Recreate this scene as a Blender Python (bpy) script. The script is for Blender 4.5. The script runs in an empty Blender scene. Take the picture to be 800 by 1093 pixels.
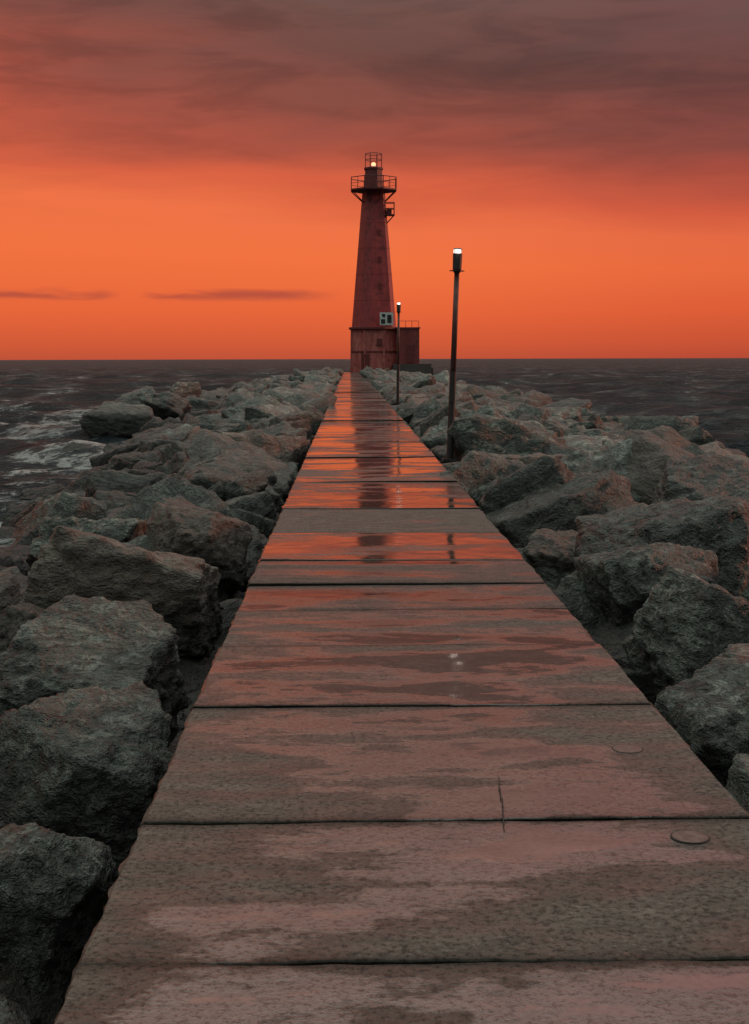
import bpy, bmesh, math, random
import numpy as np
from mathutils import Vector, Matrix, noise, Euler

random.seed(7)
scene = bpy.context.scene
R = math.radians

# ------------------------------------------------------------ helpers
def link(ob, parent=None):
    scene.collection.objects.link(ob)
    if parent: ob.parent = parent
    return ob
def empty(name, loc=(0,0,0)):
    e = bpy.data.objects.new(name, None); e.location = loc
    e.empty_display_size = 0.3
    return link(e)
def mesh_ob(name, bm, mat, parent=None, smooth=False):
    me = bpy.data.meshes.new(name); bm.to_mesh(me); bm.free()
    if mat: me.materials.append(mat)
    if smooth:
        for p in me.polygons: p.use_smooth = True
    return link(bpy.data.objects.new(name, me), parent)
def add_box(bm, c, s, rot=0.0):
    m = Matrix.Translation(c) @ Matrix.Rotation(rot, 4, 'Z') @ Matrix.Diagonal((s[0], s[1], s[2], 1))
    bmesh.ops.create_cube(bm, size=1, matrix=m)
def add_rod(bm, a, b, r, seg=8, r2=None):
    a = Vector(a); b = Vector(b); d = b-a
    q = d.to_track_quat('Z', 'Y').to_matrix().to_4x4()
    m = Matrix.Translation((a+b)/2) @ q
    bmesh.ops.create_cone(bm, cap_ends=True, segments=seg, radius1=r, radius2=r if r2 is None else r2, depth=d.length, matrix=m)
def add_ring_solid(bm, levels, cx=0, cy=0):
    rings = []
    for z, pts in levels:
        rings.append([bm.verts.new((cx+x, cy+y, z)) for x, y in pts])
    n = len(rings[0])
    for a, b in zip(rings[:-1], rings[1:]):
        for i in range(n):
            bm.faces.new((a[i], a[(i+1) % n], b[(i+1) % n], b[i]))
    bm.faces.new(rings[0][::-1]); bm.faces.new(rings[-1])
def chamfer_square(half, ch, rot):
    c = half*ch
    p = [(half, -half+c), (half, half-c), (half-c, half), (-half+c, half), (-half, half-c), (-half, -half+c), (-half+c, -half), (half-c, -half)]
    return [(x*math.cos(rot)-y*math.sin(rot), x*math.sin(rot)+y*math.cos(rot)) for x, y in p]

class NT:
    def __init__(s, tree): s.t = tree; s.n = tree.nodes; s.l = tree.links
    def node(s, typ, **kw):
        nd = s.n.new(typ)
        for k, v in kw.items(): setattr(nd, k, v)
        return nd
    def put(s, sock, v):
        if isinstance(v, bpy.types.NodeSocket): s.l.new(v, sock)
        else: sock.default_value = v
    def math(s, op, a, b=None, c=None, clamp=False):
        nd = s.node('ShaderNodeMath', operation=op); nd.use_clamp = clamp
        s.put(nd.inputs[0], a)
        if b is not None: s.put(nd.inputs[1], b)
        if c is not None: s.put(nd.inputs[2], c)
        return nd.outputs[0]
    def vmath(s, op, a, b=None):
        nd = s.node('ShaderNodeVectorMath', operation=op)
        s.put(nd.inputs[0], a)
        if b is not None: s.put(nd.inputs[1], b)
        return nd.outputs[0]
    def noise(s, vec, scale, detail=4, rough=0.55, dist=0.0):
        nd = s.node('ShaderNodeTexNoise')
        s.put(nd.inputs['Vector'], vec)
        nd.inputs['Scale'].default_value = scale; nd.inputs['Detail'].default_value = detail
        nd.inputs['Roughness'].default_value = rough; nd.inputs['Distortion'].default_value = dist
        return nd.outputs['Fac']
    def ramp(s, fac, stops, interp='LINEAR'):
        nd = s.node('ShaderNodeValToRGB'); cr = nd.color_ramp; cr.interpolation = interp
        while len(cr.elements) < len(stops): cr.elements.new(0.5)
        for e, (p, c) in zip(cr.elements, stops):
            e.position = p
            if not isinstance(c, (tuple, list)): c = (c, c, c)
            e.color = (c[0], c[1], c[2], 1)
        s.put(nd.inputs[0], fac)
        return nd.outputs[0]
    def mix(s, f, a, b, blend='MIX'):
        nd = s.node('ShaderNodeMix', data_type='RGBA', blend_type=blend)
        s.put(nd.inputs[0], f); s.put(nd.inputs[6], a if isinstance(a, bpy.types.NodeSocket) else (*a, 1) if len(a) == 3 else a)
        s.put(nd.inputs[7], b if isinstance(b, bpy.types.NodeSocket) else (*b, 1) if len(b) == 3 else b)
        return nd.outputs[2]
    def smooth(s, v, a, b):
        nd = s.node('ShaderNodeMapRange', interpolation_type='SMOOTHSTEP')
        s.put(nd.inputs[0], v); nd.inputs[1].default_value = a; nd.inputs[2].default_value = b
        return nd.outputs[0]
    def bump(s, h, strength, dist, normal=None):
        nd = s.node('ShaderNodeBump')
        s.put(nd.inputs['Strength'], strength); nd.inputs['Distance'].default_value = dist
        s.put(nd.inputs['Height'], h)
        if normal is not None: s.put(nd.inputs['Normal'], normal)
        return nd.outputs[0]
def new_mat(name):
    m = bpy.data.materials.new(name); m.use_nodes = True
    t = NT(m.node_tree)
    return m, t, t.n['Principled BSDF']
def lin(r, g, b):
    f = lambda c: (c/255/12.92) if c/255 <= 0.04045 else ((c/255+0.055)/1.055)**2.4
    return (f(r), f(g), f(b))

# ------------------------------------------------------------ world sky
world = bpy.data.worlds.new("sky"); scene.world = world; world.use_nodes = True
w = NT(world.node_tree)
bg = w.n['Background']; wout = w.n['World Output']
tc = w.node('ShaderNodeTexCoord')
d = w.vmath('NORMALIZE', tc.outputs['Generated'])
sep = w.node('ShaderNodeSeparateXYZ'); w.l.new(d, sep.inputs[0])
dx, dy, dz = sep.outputs
mp = w.node('ShaderNodeMapping'); mp.inputs['Scale'].default_value = (2.2, 2.2, 13.0); mp.inputs['Location'].default_value = (3.1, 0.4, 1.7)
w.l.new(d, mp.inputs[0])
n1 = w.noise(mp.outputs[0], 1.5, 4, 0.5, 0.3)
n2 = w.noise(mp.outputs[0], 4.0, 4, 0.58, 0.5)
zoff = w.math('MULTIPLY', w.math('SUBTRACT', n1, 0.5), 0.10)
zoff = w.math('MULTIPLY', zoff, w.smooth(dz, 0.03, 0.15))
tilt = w.math('MULTIPLY', w.math('MULTIPLY', dx, 0.12), w.smooth(dz, 0.03, 0.14))
zz = w.math('ADD', w.math('ADD', dz, zoff), tilt)
front = w.ramp(w.math('MULTIPLY', zz, 2.0), [
    (0.0, lin(190, 82, 56)), (0.02, lin(208, 90, 56)), (0.065, lin(230, 101, 58)), (0.13, lin(241, 114, 64)),
    (0.18, lin(238, 114, 70)), (0.225, lin(216, 97, 66)), (0.29, lin(176, 84, 66)), (0.36, lin(142, 79, 68)),
    (0.44, lin(118, 77, 70)), (0.51, lin(116, 86, 80)), (0.60, lin(170, 122, 112)), (0.80, lin(218, 162, 148)), (1.0, lin(215, 178, 168))])
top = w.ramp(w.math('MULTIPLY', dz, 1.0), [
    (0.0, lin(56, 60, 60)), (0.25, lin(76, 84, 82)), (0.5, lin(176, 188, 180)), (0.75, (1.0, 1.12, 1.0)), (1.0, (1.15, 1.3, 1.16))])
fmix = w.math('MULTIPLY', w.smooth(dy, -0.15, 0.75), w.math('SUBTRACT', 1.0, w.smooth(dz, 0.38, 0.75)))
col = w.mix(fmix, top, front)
hiw = w.math('MULTIPLY', w.smooth(dz, 0.07, 0.2), w.smooth(dz, 0.36, 0.25))
col = w.mix(w.math('MULTIPLY', w.smooth(n2, 0.40, 0.66), w.math('MULTIPLY', hiw, 0.55)), col, (0.56, 0.60, 0.64), 'MULTIPLY')
col = w.mix(w.math('MULTIPLY', w.smooth(n1, 0.42, 0.68), w.math('MULTIPLY', w.smooth(dx, -0.15, 0.25), w.math('MULTIPLY', hiw, 0.6))), col, (0.55, 0.64, 0.68), 'MULTIPLY')
col = w.mix(w.math('MULTIPLY', w.smooth(dx, 0.0, 0.3), 0.8), col, (0.88, 0.78, 0.88), 'MULTIPLY')
mp2 = w.node('ShaderNodeMapping'); mp2.inputs['Scale'].default_value = (9, 9, 60); mp2.inputs['Location'].default_value = (0.3, 0, 0)
w.l.new(d, mp2.inputs[0])
n4 = w.noise(mp2.outputs[0], 1.3, 3, 0.6, 0.2)
zc = w.math('ABSOLUTE', w.math('SUBTRACT', dz, w.math('ADD', 0.0448, w.math('MULTIPLY', w.math('SUBTRACT', n4, 0.5), 0.012))))
band = w.math('SUBTRACT', 1.0, w.smooth(zc, 0.0004, 0.0052))
gap = w.smooth(w.math('ABSOLUTE', w.math('ADD', dx, 0.152)), 0.003, 0.025)
lft = w.math('SUBTRACT', 1.0, w.smooth(dx, -0.05, 0.0))
st = w.math('MULTIPLY', w.math('MULTIPLY', band, gap), w.math('MULTIPLY', lft, w.smooth(n4, 0.25, 0.5)))
col = w.mix(w.math('MULTIPLY', st, 0.8), col, lin(172, 76, 62))
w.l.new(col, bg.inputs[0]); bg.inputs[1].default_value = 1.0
sky = w.node('ShaderNodeTexSky', sky_type='NISHITA'); sky.sun_disc = False
sky.sun_elevation = R(1.0); sky.sun_rotation = R(70)
bg2 = w.node('ShaderNodeBackground'); w.l.new(sky.outputs[0], bg2.inputs[0]); bg2.inputs[1].default_value = 0.003
ad = w.node('ShaderNodeAddShader'); w.l.new(bg.outputs[0], ad.inputs[0]); w.l.new(bg2.outputs[0], ad.inputs[1])
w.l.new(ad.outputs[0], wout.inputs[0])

sl = bpy.data.lights.new("sun", 'SUN'); sl.energy = 1.7; sl.angle = R(10); sl.color = (1.0, 0.36, 0.22)
so = bpy.data.objects.new("sun", sl); link(so)
so.rotation_euler = Vector((-1.0, -0.30, -0.27)).to_track_quat('-Z', 'Y').to_euler()

# ------------------------------------------------------------ materials
def make_rock_mat():
    m, t, p = new_mat("rock")
    tcn = t.node('ShaderNodeTexCoord'); oi = t.node('ShaderNodeObjectInfo')
    off = t.math('MULTIPLY', oi.outputs['Random'], 40.0)
    cmb = t.node('ShaderNodeCombineXYZ'); t.l.new(off, cmb.inputs[0]); t.l.new(off, cmb.inputs[1])
    v = t.vmath('ADD', tcn.outputs['Object'], cmb.outputs[0])
    geo = t.node('ShaderNodeNewGeometry')
    a = t.noise(v, 1.7, 3, 0.6, 0.3); b = t.noise(v, 5, 5, 0.72, 0.5); c = t.noise(v, 20, 3, 0.75)
    base = t.ramp(a, [(0.3, (0.044, 0.051, 0.043)), (0.5, (0.094, 0.107, 0.090)), (0.7, (0.165, 0.182, 0.153))])
    base = t.mix(t.math('MULTIPLY', t.smooth(b, 0.52, 0.61), 0.75), base, (0.33, 0.355, 0.305))
    base = t.mix(t.math('MULTIPLY', t.smooth(b, 0.47, 0.38), 0.8), base, (0.022, 0.022, 0.019))
    base = t.mix(t.math('MULTIPLY', t.smooth(c, 0.50, 0.60), 0.75), base, (0.023, 0.024, 0.020))
    brown = t.smooth(oi.outputs['Random'], 0.62, 0.80)
    base = t.mix(t.math('MULTIPLY', brown, 0.65), base, (0.12, 0.080, 0.062))
    val = t.math('ADD', 0.40, t.math('MULTIPLY', t.math('FRACT', t.math('MULTIPLY', oi.outputs['Random'], 7.31)), 0.74))
    vm = t.node('ShaderNodeVectorMath', operation='SCALE'); t.l.new(base, vm.inputs[0]); t.l.new(val, vm.inputs['Scale'])
    base = vm.outputs[0]
    sz = t.node('ShaderNodeSeparateXYZ'); t.l.new(geo.outputs['Position'], sz.inputs[0])
    wetz = t.smooth(t.math('ADD', sz.outputs[2], t.math('MULTIPLY', t.math('SUBTRACT', a, 0.5), 0.9)), -0.20, -0.72)
    base = t.mix(t.math('MULTIPLY', wetz, 0.88), base, (0.016, 0.014, 0.012))
    t.l.new(base, p.inputs['Base Color'])
    rg = t.ramp(b, [(0.35, 0.28), (0.62, 0.68)])
    t.l.new(rg, p.inputs['Roughness'])
    p.inputs['Specular IOR Level'].default_value = 0.6
    h = t.math('ADD', t.math('MULTIPLY', b, 0.85), t.math('MULTIPLY', c, 0.30))
    t.l.new(t.bump(h, 1.0, 0.24), p.inputs['Normal'])
    return m
rock_mat = make_rock_mat()

def make_concrete():
    m, t, p = new_mat("wet_concrete")
    tcn = t.node('ShaderNodeTexCoord')
    v = tcn.outputs['Object']
    def mapped(s, l=(0, 0, 0)):
        mpn = t.node('ShaderNodeMapping'); mpn.inputs['Scale'].default_value = s; mpn.inputs['Location'].default_value = l
        t.l.new(v, mpn.inputs[0]); return mpn.outputs[0]
    big = t.noise(mapped((0.65, 1.7, 1), (2.0, 5.3, 0)), 1.1, 4, 0.55, 0.3)
    med = t.noise(mapped((1.0, 2.0, 1), (7, 1, 0)), 4.2, 6, 0.72, 0.2)
    fine = t.noise(v, 44, 4, 0.8)
    at = t.node('ShaderNodeAttribute', attribute_name='slabwet')
    jn = t.node('ShaderNodeAttribute', attribute_name='joint')
    tn = t.node('ShaderNodeAttribute', attribute_name='slabtone')
    wet = t.math('ADD', t.math('SUBTRACT', t.math('ADD', t.math('MULTIPLY', big, 1.25), t.math('MULTIPLY', med, 0.42)), 0.225), at.outputs['Fac'])
    wet = t.math('SUBTRACT', wet, t.math('MULTIPLY', jn.outputs['Fac'], 0.12))
    damp = t.smooth(wet, 0.42, 0.60)
    wm = t.smooth(wet, 0.60, 0.68)
    pud = t.smooth(wet, 0.73, 0.76)
    dry = t.ramp(med, [(0.3, (0.042, 0.040, 0.034)), (0.5, (0.070, 0.067, 0.057)), (0.7, (0.118, 0.112, 0.096))])
    speck = t.smooth(fine, 0.50, 0.60)
    dry = t.mix(t.math('MULTIPLY', speck, 0.75), dry, (0.018, 0.017, 0.015))
    dry = t.mix(t.math('MULTIPLY', t.smooth(fine, 0.42, 0.34), 0.45), dry, (0.20, 0.19, 0.165))
    tv = t.node('ShaderNodeVectorMath', operation='SCALE'); t.l.new(dry, tv.inputs[0]); t.l.new(tn.outputs['Fac'], tv.inputs['Scale'])
    jf = t.math('MULTIPLY', jn.outputs['Fac'], t.math('ADD', 0.4, med), clamp=True)
    dry = t.mix(jf, tv.outputs[0], (0.010, 0.009, 0.008))
    wetc = t.vmath('MULTIPLY', dry, (0.62, 0.54, 0.52))
    base = t.mix(damp, dry, wetc)
    t.l.new(base, p.inputs['Base Color'])
    r1 = t.math('SUBTRACT', 0.52, t.math('MULTIPLY', damp, 0.18))
    r1 = t.math('ADD', r1, t.math('MULTIPLY', t.math('SUBTRACT', fine, 0.5), 0.4))
    r2 = t.math('SUBTRACT', 0.19, t.math('MULTIPLY', pud, 0.12))
    rr = t.math('ADD', t.math('MULTIPLY', r1, t.math('SUBTRACT', 1.0, wm)), t.math('MULTIPLY', wm, r2), clamp=True)
    t.l.new(rr, p.inputs['Roughness'])
    t.l.new(t.math('ADD', t.math('ADD', 1.30, t.math('MULTIPLY', damp, 0.20)), t.math('MULTIPLY', wm, 1.25)), p.inputs['IOR'])
    br = t.math('MULTIPLY', t.math('MULTIPLY', speck, 0.55), t.math('SUBTRACT', 1.0, pud))
    sp = t.math('MULTIPLY', t.math('SUBTRACT', 0.5, t.math('MULTIPLY', br, 0.5)), t.math('SUBTRACT', 1.0, jn.outputs['Fac']), clamp=True)
    t.l.new(sp, p.inputs['Specular IOR Level'])
    hh = t.math('ADD', fine, t.math('MULTIPLY', med, 0.9))
    bs = t.math('SUBTRACT', 0.75, t.math('ADD', t.math('MULTIPLY', wm, 0.53), t.math('MULTIPLY', pud, 0.205)))
    t.l.new(t.bump(hh, bs, 0.008), p.inputs['Normal'])
    return m
concrete = make_concrete()

def simple(name, col, rough=0.6, metal=0.0, nscale=6, var=0.35, bump=0.3, bd=0.01):
    m, t, p = new_mat(name)
    tcn = t.node('ShaderNodeTexCoord')
    n = t.noise(tcn.outputs['Object'], nscale, 5, 0.65, 0.3)
    c = t.mix(t.smooth(n, 0.35, 0.7), tuple(x*(1-var) for x in col), tuple(min(1, x*(1+var)) for x in col))
    t.l.new(c, p.inputs['Base Color']); p.inputs['Roughness'].default_value = rough; p.inputs['Metallic'].default_value = metal
    t.l.new(t.bump(n, bump, bd), p.inputs['Normal'])
    return m
def red_paint(name, c1, c2, c3):
    m, t, p = new_mat(name)
    tcn = t.node('ShaderNodeTexCoord')
    mpn = t.node('ShaderNodeMapping'); mpn.inputs['Scale'].default_value = (1.6, 1.6, 0.35); t.l.new(tcn.outputs['Object'], mpn.inputs[0])
    n = t.noise(mpn.outputs[0], 1.1, 6, 0.65, 0.4); n2 = t.noise(tcn.outputs['Object'], 1.8, 6, 0.7, 0.3)
    c = t.mix(t.smooth(n, 0.35, 0.68), c1, c2)
    c = t.mix(t.math('MULTIPLY', t.smooth(n2, 0.52, 0.62), 0.8), c, c3)
    t.l.new(c, p.inputs['Base Color']); p.inputs['Roughness'].default_value = 0.6
    t.l.new(t.bump(n2, 0.4, 0.03), p.inputs['Normal'])
    return m
red = red_paint("red_paint", (0.21, 0.022, 0.026), (0.30, 0.040, 0.040), (0.10, 0.018, 0.018))
red_base = red_paint("red_base_paint", (0.30, 0.055, 0.048), (0.42, 0.13, 0.11), (0.16, 0.033, 0.028))
dark_red = simple("dark_red_steel", (0.12, 0.018, 0.018), 0.6)
black_steel = simple("black_steel", (0.02, 0.018, 0.018), 0.5)
rust_steel = simple("rusty_pole", (0.09, 0.032, 0.028), 0.6, 0.0, 12)
white_p = simple("white_sign_paint", (0.50, 0.54, 0.53), 0.6)
glass = simple("dark_glass", (0.03, 0.022, 0.025), 0.4)
dark_gap = simple("dark_joint", (0.012, 0.011, 0.010), 0.9)
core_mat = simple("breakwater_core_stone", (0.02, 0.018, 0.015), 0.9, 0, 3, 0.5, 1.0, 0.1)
def emis(name, col, s):
    m, t, p = new_mat(name)
    p.inputs['Base Color'].default_value = (*col, 1)
    p.inputs['Emission Color'].default_value = (*col, 1); p.inputs['Emission Strength'].default_value = s
    return m
lamp_glow = emis("lamp_lens_lit", (1.0, 0.92, 0.82), 2)
lantern_glow = emis("lantern_lit", (1.0, 0.42, 0.22), 2)

# ------------------------------------------------------------ water
def build_water():
    cam = np.array([-0.33, 0.0])
    r = [3.0]
    while r[-1] < 30000: r.append(r[-1]*1.0155)
    r = np.array(r)
    fr = np.linspace(R(90-34), R(90+34), 341)
    bk = np.linspace(R(90+34), R(90-34+360), 60)[1:-1]
    th = np.concatenate([fr, bk]); nt = len(th); nr = len(r)
    RR, TT = np.meshgrid(r, th, indexing='ij')
    X = cam[0]+RR*np.cos(TT); Y = cam[1]+RR*np.sin(TT); Z = np.zeros_like(X)
    rng = np.random.RandomState(3)
    front = ((TT > R(56)) & (TT < R(124))).astype(float)
    for i in range(34):
        lam = 0.9*(1.13**i)
        if lam > 40: break
        ang = R(250)+rng.uniform(-0.9, 0.9)
        k = 2*math.pi/lam; amp = 0.0155*lam**0.8*rng.uniform(0.6, 1.3)
        fade = np.clip(1.6-RR*0.0155/(lam/5.0), 0, 1)
        ph = rng.uniform(0, 6.28)
        s = np.sin(k*(X*math.cos(ang)+Y*math.sin(ang))+ph)
        Z += amp*fade*(1-np.abs(s))*1.6*front - amp*0.5*fade*front
    Z -= 1.85
    co = np.stack([X, Y, Z], -1).reshape(-1, 3)
    co = np.vstack([co, [[cam[0], cam[1], -1.85]]])
    faces = []
    for i in range(nr-1):
        a = i*nt; b = (i+1)*nt
        for j in range(nt):
            k = (j+1) % nt
            faces.append((a+j, b+j, b+k, a+k))
    ci = len(co)-1
    for j in range(nt): faces.append((ci, j, (j+1) % nt))
    me = bpy.data.meshes.new("lake_water"); me.from_pydata(co.tolist(), [], faces)
    for p in me.polygons: p.use_smooth = True
    m, t, p = new_mat("lake_water")
    geo = t.node('ShaderNodeNewGeometry')
    mpn = t.node('ShaderNodeMapping'); mpn.inputs['Scale'].default_value = (0.6, 0.8, 1); t.l.new(geo.outputs['Position'], mpn.inputs[0])
    v = mpn.outputs[0]
    a = t.noise(v, 0.34, 6, 0.72, 0.4); b = t.noise(v, 2.2, 4, 0.72, 0.5); c = t.noise(v, 0.035, 4, 0.6, 0.3)
    base = t.ramp(a, [(0.38, (0.015, 0.021, 0.024)), (0.52, (0.034, 0.042, 0.046)), (0.64, (0.10, 0.112, 0.114))])
    sz = t.node('ShaderNodeSeparateXYZ'); t.l.new(geo.outputs['Position'], sz.inputs[0])
    near = t.math('MULTIPLY', t.smooth(sz.outputs[0], -40.0, -9.0), t.math('MULTIPLY', t.smooth(sz.outputs[0], -3.0, -6.0), t.smooth(sz.outputs[1], 190.0, 60.0)))
    fv = t.math('ADD', t.math('ADD', a, t.math('MULTIPLY', b, 0.45)), t.math('MULTIPLY', near, 0.12))
    foam = t.math('MULTIPLY', t.smooth(fv, 0.84, 0.94), t.math('ADD', 0.15, t.math('MULTIPLY', t.smooth(b, 0.44, 0.56), 0.85)))
    base = t.mix(t.math('MULTIPLY', foam, 0.85), base, (0.42, 0.43, 0.42))
    base = t.mix(t.math('MULTIPLY', t.smooth(c, 0.4, 0.65), 0.35), base, (0.018, 0.022, 0.025))
    t.l.new(base, p.inputs['Base Color'])
    p.inputs['Roughness'].default_value = 0.45; p.inputs['IOR'].default_value = 1.12
    p.inputs['Specular IOR Level'].default_value = 0.3
    hh = t.math('ADD', t.math('MULTIPLY', a, 1.3), t.math('MULTIPLY', b, 0.4))
    t.l.new(t.bump(hh, 1.0, 1.6), p.inputs['Normal'])
    me.materials.append(m)
    link(bpy.data.objects.new("lake_water", me))
build_water()

# ------------------------------------------------------------ pier walkway
HW = 1.07
pier = empty("pier_walkway")
joints = [-8, -6.6, -5.2, -3.9, -2.6, -1.3, -0.1, 1.2, 2.4, 3.60, 4.75, 6.36, 7.74, 8.92, 9.95, 11.1, 12.9, 15.1]
while joints[-1] < 168.0: joints.append(joints[-1]+random.choice([1.2, 1.5, 1.7, 2.3]))
joints[-1] = 169.2
def build_slabs():
    verts = []; faces = []; wetv = []; jv = []; tv = []
    for si, (y0, y1) in enumerate(zip(joints[:-1], joints[1:])):
        rnd = random.Random(si*13+5)
        near = y1 < 30
        nx = 60 if near else (20 if y1 < 80 else 8); ny = 30 if near else (8 if y1 < 80 else 5)
        g = 0.008 if y1 < 5 else (0.007 if y1 < 14 else 0.009)
        tiltx = rnd.uniform(-0.006, 0.006); tilty = rnd.uniform(-0.006, 0.006); dz = rnd.uniform(-0.009, 0.009)
        wetb = rnd.uniform(-0.05, 0.06); tone = rnd.uniform(0.75, 1.2)
        if y1 < 3.7: wetb = 0.0
        if 3.7 < y1 < 4.8: wetb = -0.01
        if 4.8 < y1 < 6.4: wetb = 0.03
        if 6.5 < y1 < 8: wetb = 0.08
        if 8 < y1 < 10: wetb = 0.05
        if 11.5 < y1 < 13: wetb = 0.18
        if 15 < y1 < 15.3: wetb = -0.28
        if y1 > 15.3: wetb += 0.13 + 0.08*math.sin(si*1.9)
        base = len(verts)
        us = [0.0, 0.006]+[i/nx for i in range(1, nx)]+[0.994, 1.0]
        ey = 0.007/(y1-y0)
        vs = [0.0, ey]+[j/ny for j in range(1, ny)]+[1-ey, 1.0]
        nu, nv = len(us), len(vs)
        for j, vv in enumerate(vs):
            for i, u in enumerate(us):
                x = -HW+2*HW*u; y = y0+g+(y1-y0-2*g)*vv
                z = dz+tiltx*(u-0.5)*2+tilty*(vv-0.5)*2
                z += 0.005*noise.noise(Vector((x*1.4, y*1.4, 3)))
                if near: z += 0.0012*noise.noise(Vector((x*9, y*9, 8)))
                edge = min(i, nu-1-i); edj = min(j, nv-1-j)
                if edge == 0:
                    z -= 0.014+0.02*max(0, noise.noise(Vector((x, y*3.1, 1)))); x += (0.02*noise.noise(Vector((x*2, y*2.3, 9)))+0.02*noise.noise(Vector((x, y*9, 4))))
                elif edge == 1: x += 0.02*noise.noise(Vector((round(x), y*2.3, 9)))
                if edj == 0:
                    z -= 0.005
                if edj <= 1:
                    y += 0.012*noise.noise(Vector((x*2.2, y0, 2)))+0.008*noise.noise(Vector((x*11, y0, 5)))
                verts.append((x, y, z))
                e = 0.08*math.exp(-((1-abs(2*u-1))/0.07))
                if x > 0: e += 0.09*max(0, (u-0.72)/0.28)*(1 if y < 7 else 0.3)
                dj = min(vv, 1-vv)*(y1-y0)
                wetv.append(wetb-e-(z-dz)*6.0)
                jv.append(1.0 if edj == 0 else (0.8*math.exp(-dj/0.035) if near else 0.4*math.exp(-dj/0.1)))
                tv.append(tone)
        for j in range(nv-1):
            for i in range(nu-1):
                a = base+j*nu+i
                faces.append((a, a+1, a+1+nu, a+nu))
        border = [base+i for i in range(nu)]+[base+j*nu+nu-1 for j in range(1, nv)]+[base+(nv-1)*nu+i for i in range(nu-2, -1, -1)]+[base+j*nu for j in range(nv-2, 0, -1)]
        lo = len(verts)
        for b in border:
            x, y, z = verts[b]; verts.append((x, y, z-0.05)); wetv.append(-0.1); jv.append(1.0 if abs(x) < HW-0.04 else 0.1); tv.append(tone)
        lo2 = len(verts)
        for b in border:
            x, y, z = verts[b]; verts.append((x*1.004, y, -0.42)); wetv.append(-0.1); jv.append(0.8); tv.append(tone)
        n = len(border)
        for k in range(n):
            k2 = (k+1) % n
            faces.append((border[k], lo+k, lo+k2, border[k2]))
            faces.append((lo+k, lo2+k, lo2+k2, lo+k2))
    me = bpy.data.meshes.new("concrete_slabs"); me.from_pydata(verts, [], faces)
    for nm, dat in (('slabwet', wetv), ('joint', jv), ('slabtone', tv)):
        at = me.attributes.new(nm, 'FLOAT', 'POINT'); at.data.foreach_set('value', dat)
    me.materials.append(concrete)
    me.polygons.foreach_set('use_smooth', [True]*len(me.polygons))
    me.set_sharp_from_angle(angle=R(25))
    link(bpy.data.objects.new("concrete_slabs", me), pier)
build_slabs()
bm = bmesh.new()
add_box(bm, (0, 80.6, -1.45), (2*HW-0.14, 177, 2.8))
mesh_ob("pier_wall", bm, core_mat, pier)
bm = bmesh.new()
prev = None; y = 4.64
while y < 5.24:
    x = 0.185+0.07*(y-4.62)+0.006*noise.noise(Vector((0, y*5, 0)))+0.005*noise.noise(Vector((0, y*23, 0)))
    wd = 0.0018*(1-abs((y-4.9)/0.5))+0.0010
    a = bm.verts.new((x-wd, y, 0.0115)); b = bm.verts.new((x+wd, y, 0.0115))
    if prev: bm.faces.new((prev[0], prev[1], b, a))
    prev = (a, b); y += 0.02
mesh_ob("slab_crack", bm, dark_gap, pier)
sock_mat = simple("socket_steel", (0.075, 0.066, 0.056), 0.3, 0.0, 30)
def socket(x, y, z):
    bm = bmesh.new()
    bmesh.ops.create_cone(bm, cap_ends=True, segments=32, radius1=0.066, radius2=0.065, depth=0.006, matrix=Matrix.Translation((x, y, z-0.0025)))
    mesh_ob("lifting_socket_rim", bm, dark_gap, pier)
    bm = bmesh.new()
    bmesh.ops.create_cone(bm, cap_ends=True, segments=32, radius1=0.061, radius2=0.060, depth=0.006, matrix=Matrix.Translation((x, y, z-0.0015)))
    mesh_ob("lifting_socket", bm, sock_mat, pier)
socket(0.80, 4.55, 0.003); socket(0.80, 5.62, 0.003)

# ------------------------------------------------------------ riprap boulders
def rock_mesh(name, seed, sub):
    rnd = random.Random(seed)
    bm = bmesh.new()
    bmesh.ops.create_icosphere(bm, subdivisions=sub, radius=1.0)
    co = np.array([v.co[:] for v in bm.verts])
    planes = []
    rot = Euler((rnd.uniform(-.25, .25), rnd.uniform(-.25, .25), rnd.uniform(0, 6.28))).to_matrix()
    for ax in ((1,0,0), (-1,0,0), (0,1,0), (0,-1,0), (0,0,1), (0,0,-1)):
        n = Vector(ax)+Vector([rnd.uniform(-.42, .42) for _ in range(3)])
        planes.append(((rot @ n).normalized(), rnd.uniform(0.58, 0.85)))
    for _ in range(11):
        n = Vector([rnd.gauss(0, 1) for _ in range(3)]).normalized()
        planes.append((n, rnd.uniform(0.70, 0.98)))
    N = np.array([p[0][:] for p in planes]); D = np.array([p[1] for p in planes])
    dots = np.clip(co @ N.T, 0, None)/D
    r = (dots**44.0).sum(1)**(-1/44.0)
    so_ = Vector((seed*3.7, seed*1.3, -seed*2.1))
    lay = Vector([rnd.gauss(0, 1) for _ in range(3)]).normalized()
    out = np.empty_like(co)
    for i in range(len(co)):
        p = Vector(co[i]*r[i])
        dsp = 0.10*noise.fractal(p*1.3+so_, 0.9, 2.1, 3)
        vd = noise.voronoi(p*1.9+so_)[0]
        dsp += 0.15*(min(vd[1]-vd[0], 0.30)-0.2)
        vd = noise.voronoi(p*5.0-so_+Vector((dsp*6, 0, 0)))[0]
        dsp += 0.06*(min(vd[1]-vd[0], 0.35)-0.2)
        s = p.dot(lay)*4.5+noise.noise(p*2.0+so_)*1.4
        fr = s-math.floor(s)
        dsp += 0.05*(fr**3)*(noise.noise(p*1.1-so_)+0.3)
        dsp += 0.045*noise.fractal(p*7+so_, 0.7, 2.2, 4)
        out[i] = p*(1+dsp)
    for v, c in zip(bm.verts, out): v.co = c
    me = bpy.data.meshes.new(name); bm.to_mesh(me); bm.free()
    me.polygons.foreach_set('use_smooth', [True]*len(me.polygons))
    me.materials.append(rock_mat)
    return me
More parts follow.
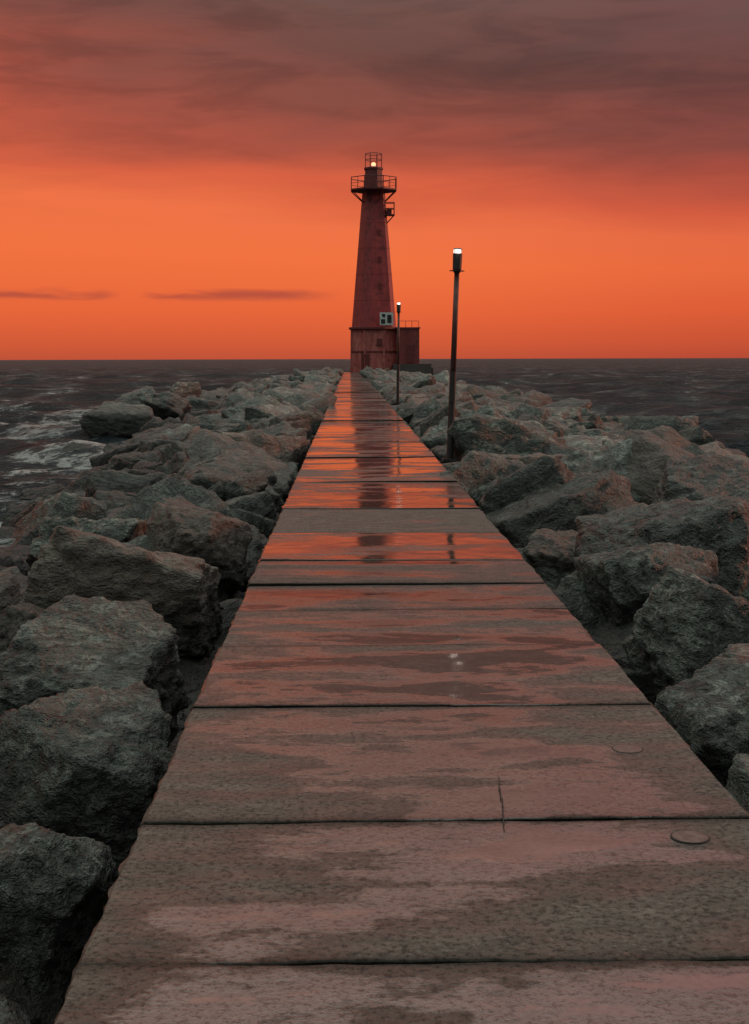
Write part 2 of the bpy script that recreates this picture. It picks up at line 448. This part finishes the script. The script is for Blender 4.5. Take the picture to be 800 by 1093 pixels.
hi = [rock_mesh("boulder_a%d" % i, 11+i, 6) for i in range(6)]
mid = [rock_mesh("boulder_b%d" % i, 31+i, 5) for i in range(8)]
low = [rock_mesh("boulder_c%d" % i, 61+i, 4) for i in range(8)]

def core_bank(side, name, wfun, parent):
    bm = bmesh.new(); prev = None
    y = -8.0
    while y <= 178:
        ww = wfun(y)
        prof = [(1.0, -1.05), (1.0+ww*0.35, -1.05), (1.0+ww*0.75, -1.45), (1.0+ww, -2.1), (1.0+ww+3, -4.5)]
        row = [bm.verts.new((side*x, y, z+0.15*noise.noise(Vector((x*2, y, side))))) for x, z in prof]
        if prev:
            for i in range(len(row)-1):
                bm.faces.new((prev[i], prev[i+1], row[i+1], row[i]) if side > 0 else (prev[i], row[i], row[i+1], prev[i+1]))
        prev = row; y += 2.0
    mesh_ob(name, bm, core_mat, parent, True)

wl = lambda y: 4.3+4.6*min(1, max(0, (y-24)/75))
wr = lambda y: 7.4
def surf_z(side, x, y):
    ww = wl(y) if side < 0 else wr(y)
    u = x/ww
    if side < 0: return -0.06-1.05*u**1.4
    return 0.02-0.55*u**1.5 if u < 0.8 else -0.37-1.9*(u-0.8)

banks = {-1: empty("riprap_boulders"), 1: empty("riprap_boulders.001")}
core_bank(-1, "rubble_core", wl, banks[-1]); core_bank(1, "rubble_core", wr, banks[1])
placed = []
cnt = 0
def put_rock(side, me, x, y, z, s, rot=None):
    global cnt
    ob = bpy.data.objects.new("boulder_%d" % cnt, me); cnt += 1
    ob.location = (x, y, z); ob.scale = s
    ob.rotation_euler = rot or (random.uniform(-.5, .5), random.uniform(-.5, .5), random.uniform(0, 6.28))
    link(ob, banks[side])
key = [
 (-1, 0, -2.02, 8.85, -0.47, (0.86, 0.74, 0.50), (0.05, 0.06, 0.3)),
 (-1, 1, -1.70, 6.75, -0.52, (0.62, 0.66, 0.50), (0.10, 0.10, 1.1)),
 (-1, 2, -1.66, 5.20, -0.54, (0.52, 0.50, 0.44), (0.0, 0.1, 2.0)),
 (-1, 3, -1.55, 3.95, -0.60, (0.44, 0.47, 0.44), (0.1, 0.0, 0.4)),
 (-1, 4, -2.22, 12.1, -0.46, (1.05, 0.80, 0.62), (0.1, 0.12, -0.15)),
 (-1, 5, -3.70, 12.0, -0.66, (0.72, 0.72, 0.50), (0.0, 0.0, 0.9)),
 (-1, 1, -1.88, 14.6, -0.40, (0.70, 0.66, 0.50), (0.1, 0.0, 2.9)),
 (-1, 3, -3.25, 15.2, -0.50, (0.86, 0.7, 0.52), (0.1, 0.1, 1.9)),
 (-1, 2, -3.45, 9.6, -0.75, (0.7, 0.7, 0.5), (0.1, 0.1, 1.0)),
 (-1, 5, -2.85, 6.9, -0.80, (0.6, 0.7, 0.5), (0.0, 0.1, 1.0)),
 (1, 2, 2.18, 11.7, -0.42, (0.70, 0.66, 0.58), (0.1, -0.15, 0.6)),
 (1, 0, 2.18, 9.6, -0.44, (0.78, 0.68, 0.54), (0.0, -0.25, 2.3)),
 (1, 4, 1.82, 7.7, -0.57, (0.60, 0.62, 0.50), (0.0, -0.1, 2.1)),
 (1, 3, 1.75, 6.2, -0.62, (0.56, 0.62, 0.48), (0.0, -0.1, 0.3)),
 (1, 5, 3.65, 11.3, -0.35, (0.86, 0.78, 0.60), (0.1, 0.1, 1.3)),
 (1, 1, 3.45, 9.1, -0.50, (0.72, 0.7, 0.5), (0.1, 0.1, 0.3)),
 (1, 0, 4.05, 17.2, -0.30, (1.1, 0.95, 0.66), (0.0, -0.15, 0.5)),
 (1, 4, 2.28, 17.5, -0.40, (1.02, 0.90, 0.62), (0.0, 0.1, 0.2)),
 (1, 3, 3.80, 13.9, -0.34, (0.98, 0.82, 0.58), (0.05, -0.05, 0.1)),
 (1, 5, 1.98, 14.4, -0.58, (0.68, 0.74, 0.50), (0.0, 0.1, 0.2)),
]
for side, mi, x, y, z, s, rot in key:
    put_rock(side, hi[mi], x, y, z, s, rot); placed.append((x, y, max(s[0], s[1])*0.95))
for side in (-1, 1):
    y = -5.0
    while y < 176:
        step = 1.08 if y < 60 else 1.35
        ww = (wl(y) if side < 0 else wr(y))+0.9
        x = 0.55+random.uniform(0, 0.25)
        while x < ww:
            px = side*(1.07+x+random.uniform(-.2, .2)); py = y+random.uniform(-.45, .45)
            rad = random.choice([0.42, 0.6, 0.75, 0.85, 1.0, 1.2])*random.uniform(0.9, 1.15)
            if y < 8: rad = min(rad, 0.75)
            if y > 60: rad *= 1.12
            x += rad*1.22
            inner = abs(px)-rad*0.9
            if inner < 1.10: px = side*(1.12+rad*0.92)
            clash = any((px-a)**2+(py-b)**2 < (c*0.80+rad*0.55)**2 for a, b, c in placed if abs(py-b) < 3)
            sz = rad*random.uniform(0.58, 0.85)
            z = surf_z(side, abs(px)-1.07, py)-sz*0.74+random.uniform(-.26, .22)
            if clash: z -= 0.5; rad *= 0.8; sz *= 0.8
            if y > 60: z += 0.10+random.uniform(-.1, .12)
            if abs(px-2.6) < 4.2 and py > 167: continue
            me = random.choice(hi if y < 13 else (mid if y < 45 else low))
            put_rock(side, me, px, py, z, (rad*random.uniform(.95, 1.3), rad*random.uniform(.85, 1.1), sz))
        y += step
for (x, y, z, s) in [(-10.0, 60, -1.0, 1.35), (-8.3, 62, -0.6, 1.2), (-11.2, 70, -0.9, 1.3), (-11.0, 92, -0.8, 1.4), (-9.2, 46, -1.75, .8), (-7.3, 33, -1.7, .7)]:
    put_rock(-1, mid[cnt % 8], x, y, z, (s*1.25, s*.9, s*.72), (0.3, 0.2, cnt*1.3))

# ------------------------------------------------------------ lighthouse
LX, LY = 2.63, 172.0
lh = empty("lighthouse", (LX, LY, 0))
rot = R(22)
bm = bmesh.new()
oc = [(math.cos(R(22.5+45*i)), math.sin(R(22.5+45*i))) for i in range(8)]
def octo(r): return [(x*r, y*r) for x, y in oc]
add_ring_solid(bm, [(-3.0, octo(3.05)), (5.1, octo(2.95))])
for i in range(8):
    x, y = oc[i]; add_rod(bm, (x*3.02, y*3.02, -1), (x*2.95, y*2.95, 5.1), 0.12, 6)
mesh_ob("base_drum", bm, red_base, lh)
bm = bmesh.new()
add_ring_solid(bm, [(5.1, octo(3.0)), (5.16, octo(3.3)), (5.38, octo(3.3)), (5.42, octo(3.0))])
add_ring_solid(bm, [(2.4, octo(3.07)), (2.55, octo(3.07))])
mesh_ob("base_cornice", bm, dark_red, lh)
def shaft_half(z): return 2.35+(1.72-2.35)*(z-5.42)/8.58 if z < 14 else 1.72+(1.18-1.72)*(z-14)/7.5
bm = bmesh.new()
add_ring_solid(bm, [(5.42, chamfer_square(2.35, .42, rot)), (14.0, chamfer_square(1.72, .42, rot)), (21.5, chamfer_square(1.18, .42, rot))])
mesh_ob("tower_shaft", bm, red, lh)
bm = bmesh.new()
for z in (8.6, 11.7, 14.8, 17.8):
    h = shaft_half(z)+0.02
    add_ring_solid(bm, [(z, chamfer_square(h, .42, rot)), (z+0.07, chamfer_square(h-.004, .42, rot))])
mesh_ob("shaft_bands", bm, red, lh)
bm = bmesh.new()
for z in (10.2, 13.4, 16.6):
    h = shaft_half(z)
    x = 0.05*math.cos(rot)+h*math.sin(rot); y = 0.05*math.sin(rot)-h*math.cos(rot)
    add_box(bm, (x, y, z), (0.4, 0.16, 0.7), rot)
mesh_ob("shaft_windows", bm, dark_red, lh)
bm = bmesh.new()
add_ring_solid(bm, [(21.5, octo(1.9)), (21.62, octo(2.95)), (21.8, octo(2.95))])
for x, y in oc: add_rod(bm, (x*1.25, y*1.25, 20.2), (x*2.8, y*2.8, 21.6), 0.06, 6)
mesh_ob("gallery_deck", bm, dark_red, lh)
bm = bmesh.new()
for i in range(8):
    x, y = oc[i]; x2, y2 = oc[(i+1) % 8]
    add_rod(bm, (x*2.9, y*2.9, 21.8), (x*2.9, y*2.9, 23.15), 0.06, 6)
    mx, my = (x+x2)/2, (y+y2)/2
    add_rod(bm, (mx*2.9, my*2.9, 21.8), (mx*2.9, my*2.9, 23.15), 0.035, 6)
    for z in (22.45, 23.15): add_rod(bm, (x*2.9, y*2.9, z), (x2*2.9, y2*2.9, z), 0.055 if z > 23 else 0.03, 6)
mesh_ob("gallery_railing", bm, dark_red, lh)
bm = bmesh.new()
add_ring_solid(bm, [(21.8, octo(1.2)), (24.1, octo(1.1)), (24.15, octo(1.22)), (24.35, octo(1.22)), (24.5, octo(0.6))])
mesh_ob("watch_room", bm, dark_red, lh)
bm = bmesh.new()
for i in range(8):
    x, y = oc[i]; x2, y2 = oc[(i+1) % 8]; r = 1.05
    add_rod(bm, (x*r, y*r, 24.3), (x*r, y*r, 26.0), 0.045, 6)
    for z in (25.3, 26.0): add_rod(bm, (x*r, y*r, z), (x2*r, y2*r, z), 0.045, 6)
mesh_ob("lantern_railing", bm, dark_red, lh)
bm = bmesh.new()
add_rod(bm, (0, 0, 24.4), (0, 0, 24.55), 0.3, 12); mesh_ob("lantern_pedestal", bm, black_steel, lh)
bm = bmesh.new()
bmesh.ops.create_uvsphere(bm, u_segments=12, v_segments=8, radius=0.27, matrix=Matrix.Translation((0, 0, 24.75)))
mesh_ob("lantern_lens", bm, lantern_glow, lh, True)
bm = bmesh.new()
add_box(bm, (1.85, -0.4, 18.75), (1.3, 1.3, 0.14))
for x in (1.3, 2.45):
    for y in (-1.0, 0.2): add_rod(bm, (x, y, 18.8), (x, y, 20.2), 0.05, 6)
for z in (19.5, 20.2):
    add_rod(bm, (1.3, -1.0, z), (2.45, -1.0, z), 0.05, 6); add_rod(bm, (2.45, -1.0, z), (2.45, 0.2, z), 0.05, 6); add_rod(bm, (1.3, .2, z), (2.45, .2, z), 0.05, 6)
add_rod(bm, (1.3, -0.4, 17.5), (2.4, -0.4, 18.7), 0.07, 6)
add_box(bm, (1.85, -0.4, 19.15), (0.6, 0.6, 0.65))
mesh_ob("side_balcony", bm, dark_red, lh)
bm = bmesh.new()
add_box(bm, (4.15, -0.6, 3.1), (2.5, 3.4, 4.2)); add_box(bm, (4.15, -0.6, 5.28), (2.75, 3.65, 0.16))
mesh_ob("annex_walls", bm, red_paint("annex_paint", (0.15, 0.022, 0.024), (0.21, 0.04, 0.038), (0.08, 0.017, 0.017)), lh)
bm = bmesh.new()
add_box(bm, (4.3, -2.33, 2.2), (0.95, 0.08, 2.1)); mesh_ob("annex_door", bm, dark_red, lh)
bm = bmesh.new()
add_box(bm, (4.5, -0.3, 0.1), (4.6, 5.4, 1.8)); add_box(bm, (5.9, 0.3, -0.3), (2.4, 4.6, 1.6))
mesh_ob("annex_foundation", bm, simple("foundation_concrete", (0.07, 0.055, 0.05), .8), lh)
bm = bmesh.new()
for x in (3.0, 3.75, 4.5, 5.3):
    add_rod(bm, (x, -2.25, 5.36), (x, -2.25, 6.1), 0.03, 6)
add_rod(bm, (3.0, -2.25, 6.1), (5.3, -2.25, 6.1), 0.03, 6)
mesh_ob("annex_railing", bm, dark_red, lh)
bm = bmesh.new()
add_box(bm, (1.45, -2.78, 6.35), (1.6, 0.12, 1.5)); mesh_ob("sign_board", bm, white_p, lh)
bm = bmesh.new()
add_box(bm, (1.05, -2.86, 6.05), (0.5, 0.06, 0.5)); add_box(bm, (1.12, -2.86, 6.75), (0.36, 0.06, 0.35))
add_box(bm, (1.80, -2.86, 6.35), (0.5, 0.06, 0.95)); add_box(bm, (1.80, -2.91, 6.5), (0.2, 0.04, 0.3))
mesh_ob("sign_panels", bm, glass, lh)
bm = bmesh.new(); add_box(bm, (-1.1, -2.8, 1.1), (1.0, 0.14, 2.2)); add_box(bm, (0.6, -2.8, 3.6), (0.6, 0.14, 0.8))
mesh_ob("base_door", bm, dark_red, lh)

# ------------------------------------------------------------ lamp posts
def lamp_post(x, y, h, lean, zb=-0.6):
    e = empty("lamp_post", (x, y, 0)); e.rotation_euler = (0, lean, 0)
    bm = bmesh.new()
    add_rod(bm, (0, 0, 1.35), (0, 0, h-0.33), 0.046, 16, 0.040)
    mesh_ob("pole", bm, rust_steel, e, True)
    bm = bmesh.new()
    add_rod(bm, (0, 0, zb), (0, 0, 1.4), 0.058, 16, 0.052)
    add_box(bm, (0, 0, 0.0), (0.22, 0.22, 0.04)); add_box(bm, (-0.1, 0, -0.05), (0.3, 0.06, 0.05))
    for a in (-.08, .08):
        for b in (-.08, .08): add_rod(bm, (a, b, 0), (a, b, 0.05), 0.014, 6)
    add_box(bm, (0.0, -0.06, 1.0), (0.07, 0.03, 0.16))
    mesh_ob("pole_sleeve", bm, black_steel, e)
    bm = bmesh.new()
    add_rod(bm, (0, 0, h-0.36), (0, 0, h-0.30), 0.05, 16, 0.07)
    add_rod(bm, (0, 0, h-0.30), (0, 0, h-0.06), 0.07, 20, 0.074)
    add_rod(bm, (0, 0, h-0.335), (0, 0, h-0.325), 0.12, 16)
    for a in range(4):
        c, s = math.cos(R(45+90*a)), math.sin(R(45+90*a))
        add_rod(bm, (c*.07, s*.07, h-0.06), (c*.07, s*.07, h), 0.007, 6)
    add_rod(bm, (0, 0, h), (0, 0, h+0.02), 0.08, 20, 0.05)
    mesh_ob("lamp_head", bm, black_steel, e)
    bm = bmesh.new(); add_rod(bm, (0, 0, h-0.06), (0, 0, h), 0.062, 20)
    mesh_ob("lamp_lens", bm, lamp_glow, e, False)
    pl = bpy.data.lights.new("lamp_light", 'POINT'); pl.energy = 0.4; pl.color = (1, .85, .7); pl.shadow_soft_size = 0.07
    po = bpy.data.objects.new("lamp_light", pl); po.location = (0, -0.12, h-0.03); link(po, e)
lamp_post(1.25, 22.3, 3.3, R(2.0))
lamp_post(1.40, 51.0, 3.6, R(0.6))

# ------------------------------------------------------------ camera
cd = bpy.data.cameras.new("camera"); cam = bpy.data.objects.new("camera", cd); link(cam)
cd.sensor_fit = 'VERTICAL'; cd.sensor_height = 36; cd.lens = 1500/1093*36
cd.clip_start = 0.05; cd.clip_end = 60000
m = Matrix.Rotation(R(-0.99), 4, 'Z') @ Matrix.Rotation(R(90-6.22), 4, 'X') @ Matrix.Rotation(R(-0.15), 4, 'Z')
cam.matrix_world = Matrix.Translation((-0.335, 0, 1.6)) @ m
scene.camera = cam
scene.view_settings.view_transform = 'Standard'; scene.view_settings.look = 'None'; scene.view_settings.exposure = 0
